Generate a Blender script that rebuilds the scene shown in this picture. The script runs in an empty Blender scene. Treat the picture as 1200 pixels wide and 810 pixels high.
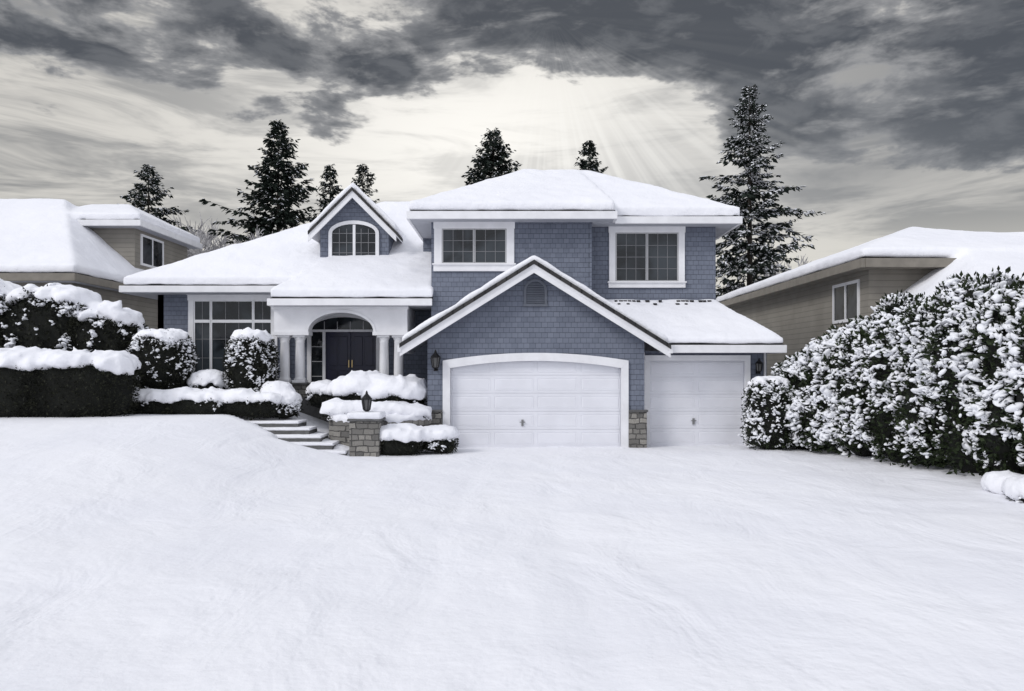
import bpy, bmesh, math, random
import numpy as np
from mathutils import Vector, Matrix, noise
random.seed(5)
rng = np.random.default_rng(11)
scene = bpy.context.scene
COL = scene.collection

# ------------------------------------------------------------------ materials
def newmat(name):
    m = bpy.data.materials.new(name); m.use_nodes = True
    nt = m.node_tree; nt.nodes.clear()
    out = nt.nodes.new('ShaderNodeOutputMaterial')
    b = nt.nodes.new('ShaderNodeBsdfPrincipled')
    nt.links.new(b.outputs[0], out.inputs[0])
    return m, nt, b
class NG:
    def __init__(s, nt): s.nt = nt
    def n(s, t, **k):
        nd = s.nt.nodes.new(t)
        for a, v in k.items(): setattr(nd, a, v)
        return nd
    def put(s, sock, v):
        if hasattr(v, 'is_output'): s.nt.links.new(v, sock)
        elif v is not None: sock.default_value = v
    def m(s, op, a, b=None, c=None, clamp=False):
        nd = s.n('ShaderNodeMath', operation=op); nd.use_clamp = clamp
        s.put(nd.inputs[0], a)
        if b is not None: s.put(nd.inputs[1], b)
        if c is not None: s.put(nd.inputs[2], c)
        return nd.outputs[0]
    def ss(s, v, a, b, lo=0.0, hi=1.0):
        nd = s.n('ShaderNodeMapRange', interpolation_type='SMOOTHSTEP')
        s.put(nd.inputs[0], v); nd.inputs[1].default_value = a; nd.inputs[2].default_value = b
        nd.inputs[3].default_value = lo; nd.inputs[4].default_value = hi
        return nd.outputs[0]
    def comb(s, x, y, z):
        nd = s.n('ShaderNodeCombineXYZ'); s.put(nd.inputs[0], x); s.put(nd.inputs[1], y); s.put(nd.inputs[2], z)
        return nd.outputs[0]
    def noise(s, vec, scale, detail=4, rough=.55, dist=0.0):
        nd = s.n('ShaderNodeTexNoise'); s.put(nd.inputs['Vector'], vec)
        nd.inputs['Scale'].default_value = scale; nd.inputs['Detail'].default_value = detail
        nd.inputs['Roughness'].default_value = rough; nd.inputs['Distortion'].default_value = dist
        return nd.outputs[0]
    def mix(s, f, a, b):
        nd = s.n('ShaderNodeMix', data_type='RGBA'); s.put(nd.inputs[0], f)
        for i, v in ((6, a), (7, b)):
            if isinstance(v, tuple): v = (v[0], v[1], v[2], 1)
            s.put(nd.inputs[i], v)
        return nd.outputs[2]
    def bump(s, h, strength=.5, dist=.02, normal=None):
        nd = s.n('ShaderNodeBump'); nd.inputs['Strength'].default_value = strength
        nd.inputs['Distance'].default_value = dist; s.put(nd.inputs['Height'], h)
        if normal is not None: s.put(nd.inputs['Normal'], normal)
        return nd.outputs[0]
    def obj(s):
        return s.n('ShaderNodeTexCoord').outputs['Object']
    def sep(s, v):
        nd = s.n('ShaderNodeSeparateXYZ'); s.put(nd.inputs[0], v); return nd.outputs

def simple(name, col, rough=.6, var=.12, nscale=3.0, bump=0.0, metallic=0.0, spec=.4):
    m, nt, b = newmat(name); g = NG(nt); o = g.obj()
    n1 = g.noise(o, nscale, 3, .6)
    f = g.ss(n1, .3, .7)
    c0 = tuple(v*(1-var) for v in col); c1 = tuple(min(1, v*(1+var)) for v in col)
    g.put(b.inputs['Base Color'], g.mix(f, c0, c1))
    b.inputs['Roughness'].default_value = rough; b.inputs['Metallic'].default_value = metallic
    b.inputs['Specular IOR Level'].default_value = spec
    if bump: g.put(b.inputs['Normal'], g.bump(g.noise(o, nscale*8, 4), bump, .01))
    return m

def snow_mat(name, ground=False, plain=False):
    m, nt, b = newmat(name); g = NG(nt); o = g.obj()
    b.inputs['Roughness'].default_value = .75
    b.inputs['Specular IOR Level'].default_value = .2
    if plain:
        b.inputs['Base Color'].default_value = (.84, .85, .885, 1); return m
    n0 = g.noise(o, .35, 2, .5)
    g.put(b.inputs['Base Color'], g.mix(g.ss(n0, .35, .65), (.835, .84, .885), (.87, .873, .91)))
    n1 = g.noise(o, 2.2, 3, .55); n2 = g.noise(o, 14, 3, .6)
    if ground:
        mp = g.n('ShaderNodeMapping'); g.put(mp.inputs[0], o)
        mp.inputs['Rotation'].default_value = (0, 0, .35); mp.inputs['Scale'].default_value = (1.0, .5, 1)
        n4 = g.noise(mp.outputs[0], .9, 4, .55, .5)
        h = g.m('ADD', g.m('MULTIPLY', n4, .115), g.m('MULTIPLY', n2, .008))
        h = g.m('ADD', h, g.m('MULTIPLY', n1, .024))
    else:
        h = g.m('ADD', g.m('MULTIPLY', n1, .05), g.m('MULTIPLY', n2, .014))
    g.put(b.inputs['Normal'], g.bump(h, 1.0, 1.0))
    return m

def shingle_siding(name, ca, cb):
    m, nt, b = newmat(name); g = NG(nt); o = g.obj(); x, y, z = g.sep(o)
    u = g.m('ADD', x, y)
    br = g.n('ShaderNodeTexBrick'); g.put(br.inputs['Vector'], g.comb(u, z, 0.0))
    br.offset = .43; br.inputs['Scale'].default_value = 1.0
    br.inputs['Brick Width'].default_value = .17; br.inputs['Row Height'].default_value = .15
    br.inputs['Mortar Size'].default_value = .0045; br.inputs['Mortar Smooth'].default_value = .3
    br.inputs['Bias'].default_value = 0
    br.inputs['Color1'].default_value = (*ca, 1); br.inputs['Color2'].default_value = (*cb, 1)
    br.inputs['Mortar'].default_value = tuple(v*.45 for v in ca)+(1,)
    n = g.noise(o, 1.2, 5, .6)
    g.put(b.inputs['Base Color'], g.mix(g.ss(n, .3, .75, 0, .35), br.outputs[0], tuple(v*1.25 for v in cb)))
    saw = g.m('SUBTRACT', 1.0, g.m('FRACT', g.m('DIVIDE', z, .15)))
    h = g.m('ADD', g.m('MULTIPLY', saw, .02), g.m('MULTIPLY', br.outputs[1], -.008))
    g.put(b.inputs['Normal'], g.bump(h, 1.0, 1.0))
    b.inputs['Roughness'].default_value = .75
    b.inputs['Specular IOR Level'].default_value = .3
    return m
def lap_siding(name, c):
    m, nt, b = newmat(name); g = NG(nt); o = g.obj(); x, y, z = g.sep(o)
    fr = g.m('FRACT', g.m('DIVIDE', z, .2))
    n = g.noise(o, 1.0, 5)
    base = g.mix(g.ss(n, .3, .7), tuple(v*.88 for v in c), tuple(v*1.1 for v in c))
    g.put(b.inputs['Base Color'], g.mix(g.ss(fr, .0, .16, .6, 0), base, tuple(v*.4 for v in c)))  # shadow line under each lap painted into the base colour
    g.put(b.inputs['Normal'], g.bump(g.m('MULTIPLY', g.m('SUBTRACT', 1.0, fr), .035), 1.0, 1.0))
    b.inputs['Roughness'].default_value = .65
    return m
def stone_mat(name):
    m, nt, b = newmat(name); g = NG(nt); o = g.obj(); x, y, z = g.sep(o)
    w = g.noise(o, 2.5, 2)
    u = g.m('ADD', g.m('ADD', x, y), g.m('MULTIPLY', w, .12))
    zz = g.m('ADD', z, g.m('MULTIPLY', g.noise(o, 4.0, 2), .09))
    br = g.n('ShaderNodeTexBrick'); g.put(br.inputs['Vector'], g.comb(u, zz, 0.0))
    br.offset = .37; br.squash = .6; br.squash_frequency = 3
    br.inputs['Scale'].default_value = 1.0
    br.inputs['Brick Width'].default_value = .30; br.inputs['Row Height'].default_value = .15
    br.inputs['Mortar Size'].default_value = .014; br.inputs['Mortar Smooth'].default_value = .4
    br.inputs['Color1'].default_value = (.10, .10, .098, 1); br.inputs['Color2'].default_value = (.34, .325, .295, 1)
    br.inputs['Mortar'].default_value = (.05, .05, .05, 1)
    n = g.noise(o, 22, 5, .65)
    g.put(b.inputs['Base Color'], g.mix(g.ss(n, .35, .7, 0, .5), br.outputs[0], (.18, .165, .145)))
    h = g.m('ADD', g.m('MULTIPLY', br.outputs[1], -.03), g.m('MULTIPLY', n, .03))
    g.put(b.inputs['Normal'], g.bump(h, 1.0, 1.0)); b.inputs['Roughness'].default_value = .85
    return m
def roof_mat(name):
    m, nt, b = newmat(name); g = NG(nt); o = g.obj(); x, y, z = g.sep(o)
    br = g.n('ShaderNodeTexBrick'); g.put(br.inputs['Vector'], g.comb(g.m('ADD', x, 0.0), y, 0.0))
    br.inputs['Scale'].default_value = 1; br.inputs['Brick Width'].default_value = .3; br.inputs['Row Height'].default_value = .16
    br.inputs['Color1'].default_value = (.02, .02, .022, 1); br.inputs['Color2'].default_value = (.045, .043, .042, 1)
    br.inputs['Mortar'].default_value = (.01, .01, .01, 1)
    g.put(b.inputs['Base Color'], br.outputs[0]); g.put(b.inputs['Normal'], g.bump(br.outputs[1], .5, -.02))
    b.inputs['Roughness'].default_value = .9
    return m
def glass_mat(name, c=(.010, .012, .014), spec=.45):
    m, nt, b = newmat(name); g = NG(nt); o = g.obj()
    n = g.noise(o, .9, 3, .5, .6)
    g.put(b.inputs['Base Color'], g.mix(g.ss(n, .4, .65), c, tuple(v*4.0 for v in c)))
    b.inputs['Roughness'].default_value = .04; b.inputs['Specular IOR Level'].default_value = spec
    g.put(b.inputs['Normal'], g.bump(g.noise(o, 1.3, 2), .12, .05))
    return m
def leaf_mat(name, ca, cb):
    m, nt, b = newmat(name); g = NG(nt); o = g.obj()
    n = g.noise(o, 5, 3, .7)
    g.put(b.inputs['Base Color'], g.mix(g.ss(n, .35, .68), ca, cb))
    b.inputs['Roughness'].default_value = .7; b.inputs['Specular IOR Level'].default_value = .2
    return m

SNOW = snow_mat('snow'); SNOWG = snow_mat('snow_ground_material', ground=True); SNOWP = snow_mat('snow_clump_material', plain=True)
BLUE = shingle_siding('blue_grey_shingle_siding', (.128, .144, .186), (.163, .181, .228))
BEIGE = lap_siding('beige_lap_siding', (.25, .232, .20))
WHITE = simple('white_trim_paint', (.78, .78, .80), .45, .05, 2.0)
DOORW = simple('white_garage_door_paint', (.75, .755, .80), .4, .035, 1.2)
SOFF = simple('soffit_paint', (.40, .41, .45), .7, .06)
ROOF = roof_mat('dark_roof_shingles')
GLASS = glass_mat('window_glass'); GLASS2 = glass_mat('neighbour_window_glass', (.012, .013, .015), .12)
SASH = simple('window_sash', (.42, .42, .43), .4, .04)
MUNT = simple('window_muntin', (.20, .20, .21), .4, .04)
NAVY = simple('navy_door_paint', (.010, .011, .035), .35, .15)
STONE = stone_mat('ledge_stone')
BLACK = simple('black_metal', (.012, .012, .013), .4, .2, 10, metallic=.4)
LGLASS = simple('lantern_glass', (.09, .09, .09), .1, .1)
CONC = simple('concrete', (.11, .11, .11), .9, .2, 5, .4)
HEDGE = leaf_mat('hedge_leaves', (.008, .012, .006), (.035, .05, .022))
SHRUBL = leaf_mat('shrub_leaves', (.007, .008, .006), (.030, .032, .020))
CORE = simple('hedge_core', (.006, .007, .005), .95, .3)
NEEDLE = leaf_mat('spruce_needles', (.010, .015, .012), (.03, .042, .032))
BARK = simple('bark', (.05, .042, .035), .9, .3, 8)
FROST = simple('frosted_twigs', (.46, .45, .455), .9, .25, 6)
BROWN = simple('brown_trim_paint', (.22, .20, .17), .6, .1)
VENT = simple('vent_grey_paint', (.12, .132, .16), .6, .1)

# ------------------------------------------------------------------ mesh helpers
def empty(name):
    e = bpy.data.objects.new(name, None); COL.objects.link(e); e.empty_display_size = .3; return e
def link(name, me, parent=None):
    ob = bpy.data.objects.new(name, me); COL.objects.link(ob)
    if parent is not None: ob.parent = parent
    return ob
class Bd:
    def __init__(s): s.v = []; s.f = []
    def add(s, v, f):
        o = len(s.v); s.v += [tuple(p) for p in v]; s.f += [tuple(i+o for i in q) for q in f]; return s
    def box(s, x0, x1, y0, y1, z0, z1):
        v = [(x0,y0,z0),(x1,y0,z0),(x1,y1,z0),(x0,y1,z0),(x0,y0,z1),(x1,y0,z1),(x1,y1,z1),(x0,y1,z1)]
        return s.add(v, [(0,3,2,1),(4,5,6,7),(0,1,5,4),(1,2,6,5),(2,3,7,6),(3,0,4,7)])
    def prism(s, pts, y0, y1):
        n = len(pts); v = [(x,y0,z) for x,z in pts]+[(x,y1,z) for x,z in pts]
        return s.add(v, [tuple(range(n)), tuple(range(2*n-1, n-1, -1))]+[(i, i+n, (i+1)%n+n, (i+1)%n) for i in range(n)])
    def prism_x(s, pts, x0, x1):   # pts (y,z)
        n = len(pts); v = [(x0,y,z) for y,z in pts]+[(x1,y,z) for y,z in pts]
        return s.add(v, [tuple(range(n)), tuple(range(2*n-1, n-1, -1))]+[(i, i+n, (i+1)%n+n, (i+1)%n) for i in range(n)])
    def shell(s, V, F, up, dn):
        n = len(V); v = [(a,b,c+up) for a,b,c in V]+[(a,b,c+dn) for a,b,c in V]
        fs = [tuple(f) for f in F]+[tuple(i+n for i in reversed(f)) for f in F]
        ed = {}
        for f in F:
            for i in range(len(f)):
                a, b = f[i], f[(i+1)%len(f)]; k = (min(a,b), max(a,b)); ed.setdefault(k, []).append((a,b))
        for k, l in ed.items():
            if len(l) == 1:
                a, b = l[0]; fs.append((b, a, a+n, b+n))
        return s.add(v, fs)
    def lathe(s, prof, cx, cy, seg=24):
        v = []; 
        for r, z in prof:
            for k in range(seg):
                a = 2*math.pi*k/seg; v.append((cx+r*math.cos(a), cy+r*math.sin(a), z))
        f = []
        for i in range(len(prof)-1):
            for k in range(seg):
                f.append((i*seg+k, i*seg+(k+1)%seg, (i+1)*seg+(k+1)%seg, (i+1)*seg+k))
        f.append(tuple(reversed(range(seg)))); f.append(tuple(range((len(prof)-1)*seg, len(prof)*seg)))
        return s.add(v, f)
    def build(s, name, mat, parent=None, bevel=0.0, smooth=False, tri=False):
        me = bpy.data.meshes.new(name); me.from_pydata(s.v, [], s.f)
        bm = bmesh.new(); bm.from_mesh(me)
        bmesh.ops.recalc_face_normals(bm, faces=bm.faces)
        if tri: bmesh.ops.triangulate(bm, faces=[f for f in bm.faces if len(f.verts) > 4])
        bm.to_mesh(me); bm.free(); me.materials.append(mat)
        ob = link(name, me, parent)
        if smooth:
            for p in me.polygons: p.use_smooth = True
        if bevel:
            md = ob.modifiers.new('bevel', 'BEVEL'); md.width = bevel; md.segments = 2; md.limit_method = 'ANGLE'
        return ob
_tex = {}
def ctex(size):
    if size not in _tex:
        t = bpy.data.textures.new('clouds%g' % size, 'CLOUDS'); t.noise_scale = size; t.noise_depth = 2; _tex[size] = t
    return _tex[size]
def snowify(ob, voxel=.07, it=4, disp=.06, size=.9):
    m = ob.modifiers.new('remesh', 'REMESH'); m.mode = 'VOXEL'; m.voxel_size = voxel; m.use_smooth_shade = True
    m = ob.modifiers.new('smooth', 'SMOOTH'); m.iterations = it; m.factor = .5
    if disp:
        m = ob.modifiers.new('lumps', 'DISPLACE'); m.texture = ctex(size); m.strength = disp; m.mid_level = .5
        m.texture_coords = 'GLOBAL'
    return ob
def arc(xa, xb, zs, zt, n=16, ell=False):
    pts = []
    for i in range(n+1):
        u = -1+2*i/n
        if ell: u = -math.cos(math.pi*i/n)
        k = math.sqrt(max(0, 1-u*u)) if ell else 1-u*u
        pts.append(((xa+xb)/2+(xb-xa)/2*u, zs+(zt-zs)*k))
    return pts

# fast instancing into one mesh
def ico(sub):
    bm = bmesh.new(); bmesh.ops.create_icosphere(bm, subdivisions=sub, radius=1)
    v = np.array([p.co[:] for p in bm.verts]); f = np.array([[q.index for q in p.verts] for p in bm.faces]); bm.free()
    return v, f
ICO1 = ico(1); ICO2 = ico(2)
def lumpy(seed):
    r_ = np.random.default_rng(seed); v, f = ICO2; k = np.ones(len(v))
    for i in range(5):
        d = r_.normal(size=3); d /= np.linalg.norm(d); k = k+.32*np.maximum(0, v@d)**3*r_.uniform(-.6, 1.3)
    return v*k[:, None]*.9, f
LUMPS = [lumpy(i) for i in range(5)]
DIA = (np.array([[0,0,0],[.45,.2,.03],[1,0,0],[.45,-.2,.03]], float), np.array([[0,1,2,3]]))
def inst(name, tmpl, M, P, mat, parent=None, smooth=False):
    tv, tf = tmpl; N = len(P)
    V = (np.einsum('nij,vj->nvi', M, tv)+P[:, None, :]).reshape(-1, 3)
    F = (tf[None]+(np.arange(N)*len(tv))[:, None, None]).reshape(-1, tf.shape[1])
    me = bpy.data.meshes.new(name); k = tf.shape[1]
    me.vertices.add(len(V)); me.vertices.foreach_set('co', V.astype(np.float32).ravel())
    me.loops.add(F.size); me.loops.foreach_set('vertex_index', F.astype(np.int32).ravel())
    me.polygons.add(len(F)); me.polygons.foreach_set('loop_start', np.arange(0, F.size, k, dtype=np.int32))
    try: me.polygons.foreach_set('loop_total', np.full(len(F), k, dtype=np.int32))
    except Exception: pass
    me.update(calc_edges=True); me.validate()
    if smooth: me.polygons.foreach_set('use_smooth', np.ones(len(F), dtype=bool))
    me.materials.append(mat)
    return link(name, me, parent)
def nrm(a): return a/np.maximum(1e-9, np.linalg.norm(a, axis=-1, keepdims=True))
def frames(X, up, S):
    X = nrm(X); Y = nrm(np.cross(up, X)); Z = np.cross(X, Y)
    M = np.stack([X, Y, Z], axis=2); return M*S[:, None, :]
_W = rng.normal(size=(14, 3)); _PH = rng.uniform(0, 6.28, 14)
def pn(P, f):
    r = 0
    for i in range(14): r = r+np.sin((P@_W[i])*f*(1+.12*i)+_PH[i])
    return r/14*2.2
def blobs_M(n, r, flat=.6, jit=.35):
    a = rng.uniform(0, 6.28, n); c, s = np.cos(a), np.sin(a); z = np.zeros(n); o = np.ones(n)
    R = np.stack([np.stack([c,-s,z],1), np.stack([s,c,z],1), np.stack([z,z,o],1)], 1)
    tl = rng.normal(0, .35, (n, 2)); R[:, 2, 0] += tl[:, 0]; R[:, 2, 1] += tl[:, 1]
    S = np.stack([r*(1+rng.uniform(-jit, jit, n)), r*(1+rng.uniform(-jit, jit, n)), r*flat*(1+rng.uniform(-jit, jit, n))], 1)
    return R*S[:, None, :]

# ------------------------------------------------------------------ terrain
def sst(a, b, x):
    t = np.clip((x-a)/(b-a), 0, 1); return t*t*(3-2*t)
rf = np.random.default_rng(77)
FOOT = []
for (x0_, y0_, x1_, y1_) in ((-6.0,-17.5,-5.0,-13.5), (9.3,-9.0,4.5,-15.5)):
    L_ = math.hypot(x1_-x0_, y1_-y0_); n_ = int(L_/.62); dx, dy = (x1_-x0_)/L_, (y1_-y0_)/L_
    for i in range(n_):
        s_ = (i+.5)/n_; o_ = .13*(-1)**i+.35*math.sin(s_*5)+rf.normal(0, .03)
        FOOT.append((x0_+(x1_-x0_)*s_-dy*o_, y0_+(y1_-y0_)*s_+dx*o_))
def ground_h(x, y):
    x = np.asarray(x, float); y = np.asarray(y, float)
    A = 1-sst(-8.2, -3.2, x)
    Bm = sst(-16, -1.2, y)
    h = .97*A*Bm + .33*A*sst(-.5, 2.5, y)
    h = h+.25*sst(7.3, 10.5, x)*sst(-16, -4, y)
    P = np.stack([x, y, np.zeros_like(x)], -1)
    rt = sst(4.5, 8.0, x)
    damp = .55+.6*rt-.38*sst(-6, -2, y)*(1-sst(-6, -2, x))
    near = 1-sst(60, 120, np.hypot(x, y))
    h = h+near*(damp*(.040*pn(P, .55)+.022*pn(P+7, 1.4))+(.006+.014*rt)*pn(P+3, 3.6))
    for cx in (-.3, 1.35):
        d = x-(cx+.05*y+.25*np.sin(y*.25)); fade = sst(-22, -18, y)*(1-sst(-3.5, -1.0, y))
        h = h-.020*np.exp(-(d/.26)**2)*fade
    for fx, fy in FOOT:
        r2 = ((x-fx)/.17)**2+((y-fy)/.22)**2
        h = h-.028*np.exp(-r2)
    yy = y+2.30; zt = .39*np.clip(yy, 0, 3)-.13
    xr_ = -4.32-1.0*np.clip(yy-.15, 0, 3); xl_ = xr_-1.5
    k = sst(-.30, .0, x-xl_)*(1-sst(.25, .9, y))*sst(-2.7, -2.2, y)*(1-sst(-3.6, -2.8, x))
    h = np.where(h > zt, h*(1-k)+zt*k, h)
    return h
def gh(x, y): return float(ground_h(np.array([x]), np.array([y]))[0])
def warp(lo, hi, n, c, k):
    t = np.linspace(-1, 1, n); s = np.sinh(t*k)/math.sinh(k)
    return np.where(s < 0, c+s*(c-lo), c+s*(hi-c))
gx = warp(-600, 600, 460, -.5, 6.3); gy = warp(-300, 900, 460, -9, 6.3)
X, Y = np.meshgrid(gx, gy); Z = ground_h(X, Y)
nx, ny = len(gx), len(gy)
V = np.stack([X, Y, Z], -1).reshape(-1, 3)
idx = np.arange(nx*ny).reshape(ny, nx)
F = np.stack([idx[:-1,:-1], idx[:-1,1:], idx[1:,1:], idx[1:,:-1]], -1).reshape(-1, 4)
inst('snowy_ground', (V, F), np.eye(3)[None], np.zeros((1, 3)), SNOWG, None, True)

# ------------------------------------------------------------------ BLUE HOUSE
H = empty('blue_house')
def window(name, x0, x1, z0, z1, y, parent, sashes=2, mc=3, mr=4, trim=.2, sill=True, header=0.0, transom=None, smat=None):
    b = Bd()
    b.box(x0-trim, x0, y-.06, y+.01, z0-.002, z1+.002); b.box(x1, x1+trim, y-.06, y+.01, z0-.002, z1+.002)
    b.box(x0-trim-.02, x1+trim+.02, y-.065, y+.01, z1, z1+trim+header)
    b.box(x0-trim-.05, x1+trim+.05, y-.10, y+.01, z1+trim+header, z1+trim+header+.05)
    b.box(x0-trim-.02, x1+trim+.02, y-.07, y+.01, z0-trim, z0-.045)
    if sill: b.box(x0-trim-.05, x1+trim+.05, y-.12, y+.01, z0-.05, z0)
    b.build(name+'_trim', WHITE, parent, .008)
    s = Bd(); mn = Bd(); w = (x1-x0)/sashes
    xs = [x0+w*i for i in range(sashes+1)] if not isinstance(mc, list) else [x0]+[x0+(x1-x0)*q for q in mc[1:]]+[x1]
    sashes = len(xs)-1
    for i in range(sashes):
        a, c = xs[i]+.006, xs[i+1]-.006; fz = .035
        s.box(a, a+fz, y-.045, y-.008, z0+.003, z1-.003); s.box(c-fz, c, y-.045, y-.008, z0+.003, z1-.003)
        s.box(a+fz, c-fz, y-.043, y-.008, z0+.003, z0+fz); s.box(a+fz, c-fz, y-.043, y-.008, z1-fz, z1-.003)
        n = mc if not isinstance(mc, list) else (2 if (c-a) < 1.0 else 3)
        for k in range(1, n):
            xm = a+fz+(c-a-2*fz)*k/n; mn.box(xm-.008, xm+.008, y-.026, y-.008, z0+fz, z1-fz)
        for k in range(1, mr):
            zm = z0+fz+(z1-z0-2*fz)*k/mr; mn.box(a+fz, c-fz, y-.024, y-.008, zm-.008, zm+.008)
        if transom: s.box(a+fz, c-fz, y-.05, y-.008, transom-.05, transom+.05)
    s.build(name+'_sash', smat or SASH, parent); mn.build(name+'_muntins', MUNT, parent)
    Bd().box(x0, x1, y-.012, y+.005, z0, z1).build(name+'_glass', GLASS, parent)

SN = Bd(); DK = Bd()
def roof(V_, F_, snow=.27, lift=0.0):
    DK.shell(V_, F_, 0, -.08); SN.shell(V_, F_, snow, .0)

XC, ZA, SL = .62, 5.30, .622
def gz(x, off=0): return ZA-SL*abs(x-XC)+off
w = Bd()
pts = [(-2.42, -.4), (-1.78, -.4)]+[(px_, pz) for px_, pz in arc(-1.78, 3.13, 2.29, 2.50)]+[(3.13, -.4), (3.79, -.4), (3.79, gz(3.79, -.1)), (XC, gz(XC, -.1)), (-2.42, gz(-2.42, -.1))]
w.prism(pts, 0, .2)
w.build('garage_front_wall', BLUE, H, tri=True)
w = Bd(); w.box(-2.42, -2.22, .2, 4.0, -.4, 3.0); w.box(3.59, 3.79, .2, 2.4, -.4, 3.1)
w.box(3.79, 4.04, .6, .8, -.4, 2.78); w.box(6.86, 7.5, .6, .8, -.4, 2.78); w.box(4.04, 6.86, .6, .8, 2.5, 2.78)
w.box(7.3, 7.5, .8, 9, -.4, 2.78)
w.build('garage_side_walls', BLUE, H)
def garage_door(name, x0, x1, ztop, y, rows, cols):
    b = Bd(); r = ztop/rows
    for i in range(rows):
        b.box(x0, x1, y, y+.05, i*r+.004-(.3 if i == 0 else 0), (i+1)*r-.004)
    b.box(x0, x1, y+.02, y+.06, -.3, ztop)
    pw = (x1-x0)/cols
    b.build(name, DOORW, H, .004)
    p = Bd()
    for i in range(rows):
        for k in range(cols):
            a = x0+k*pw+.06; c = x0+(k+1)*pw-.06; z0 = i*r+.08; z1 = (i+1)*r-.08
            z0 = max(z0, .06); rings = [(0, .001), (0, -.009), (.022, .0), (.05, -.008)]
            v = []
            for e, dy in rings: v += [(a+e,y+dy,z0+e),(c-e,y+dy,z0+e),(c-e,y+dy,z1-e),(a+e,y+dy,z1-e)]
            f = [(L*4+j, L*4+(j+1)%4, (L+1)*4+(j+1)%4, (L+1)*4+j) for L in range(3) for j in range(4)]+[(12,13,14,15)]
            p.add(v, f)
    p.build(name+'_panels', DOORW, H)
garage_door('double_garage_door', -1.82, 3.17, 2.60, .12, 5, 4)
garage_door('single_garage_door', 4.02, 6.88, 2.52, .70, 5, 2)
b = Bd(); b.box(.27, .33, .08, .12, .62, .80); b.box(.22, .38, .06, .085, .72, .74)
b.box(5.33, 5.39, .66, .70, .62, .80); b.box(5.28, 5.44, .64, .665, .72, .74)
b.build('garage_handles', simple('handle_metal', (.25, .25, .25), .4, .1, metallic=.7), H)
tr = Bd()
outer = arc(-1.98, 3.33, 2.50, 2.72, 18); inner = arc(-1.77, 3.12, 2.285, 2.49, 18)
for i in range(18):
    tr.prism([outer[i], outer[i+1], inner[i+1], inner[i]], -.07, .03)
tr.box(-1.98, -1.77, -.065, .04, -.4, 2.5); tr.box(3.12, 3.33, -.065, .04, -.4, 2.5)
tr.box(3.90, 4.05, .54, .66, -.4, 2.66); tr.box(6.85, 7.0, .54, .66, -.4, 2.66); tr.box(4.05, 6.85, .54, .66, 2.5, 2.66)
tr.build('garage_door_trim', WHITE, H)
st = Bd(); st.box(3.34, 3.85, -.10, .15, -.4, 1.03); st.box(-2.50, -1.99, -.10, .15, -.4, 1.03)
st.box(7.01, 7.56, .5, .66, -.4, 1.0)
st.build('stone_wainscot', STONE, H, .015)
sc = Bd(); sc.box(3.335, 3.88, -.13, .12, 1.03, 1.09); sc.box(-2.53, -1.985, -.13, .12, 1.03, 1.09)
sc.build('stone_wainscot_cap', CONC, H, .01)
xl, xr = -3.15, 4.45
Vg = [(xl,-.5,gz(xl)),(XC,-.5,ZA),(xr,-.5,gz(xr)),(xl,2.5,gz(xl)),(XC,2.5,ZA),(xr,2.5,gz(xr))]
Fg = [(0,1,4,3),(1,2,5,4)]
DK.shell([(a, b_-.03, c) for a, b_, c in Vg], Fg, .02, -.10)
Vs = [(xl+.04,-.38,gz(xl+.04)),(XC,-.38,ZA),(xr-.04,-.38,gz(xr-.04)),(xl+.04,2.5,gz(xl)),(XC,2.5,ZA),(xr-.04,2.5,gz(xr))]
SN.shell(Vs, Fg, .20, 0)
rk = Bd()
for a, c in ((xl, XC), (XC, xr)):
    rk.prism([(a, gz(a,-.095)), (c, gz(c,-.095)), (c, gz(c,-.34)), (a, gz(a,-.34))], -.47, -.42)
    rk.prism([(a, gz(a,-.10)), (c, gz(c,-.10)), (c, gz(c,-.17)), (a, gz(a,-.17))], -.495, -.465)
rk.build('gable_rake_boards', WHITE, H)
sf = Bd()
for a, c in ((xl, XC), (XC, xr)):
    sf.prism([(a, gz(a,-.12)), (c, gz(c,-.12)), (c, gz(c,-.16)), (a, gz(a,-.16))], -.42, 2.4)
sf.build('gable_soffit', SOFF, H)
ev = Bd(); ev.box(xl-.06, xl+.04, -.5, 2.4, gz(xl)-.22, gz(xl)-.02); ev.box(xr-.04, xr+.06, -.5, .1, gz(xr)-.22, gz(xr)-.02)
ev.build('garage_gutters', WHITE, H, .01)
v_ = Bd(); o = arc(.34, 1.00, 4.50, 4.83, 14, True); i_ = arc(.41, .93, 4.50, 4.76, 14, True)
for k in range(14): v_.prism([o[k], o[k+1], i_[k+1], i_[k]], -.05, .01)
v_.box(.34, .41, -.05, .01, 4.12, 4.50); v_.box(.93, 1.0, -.05, .01, 4.12, 4.50); v_.box(.32, 1.02, -.06, .01, 4.05, 4.12)
v_.build('gable_vent_frame', VENT, H)
v_ = Bd()
for k in range(9):
    z = 4.15+k*.068; hw = .255 if z < 4.50 else .255*math.sqrt(max(.05, 1-((z-4.48)/.28)**2))
    v_.prism_x([(-.035, z), (-.03, z-.012), (.0, z+.04), (-.004, z+.052)], .67-hw, .67+hw)
v_.build('gable_vent_louvres', VENT, H)

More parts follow.
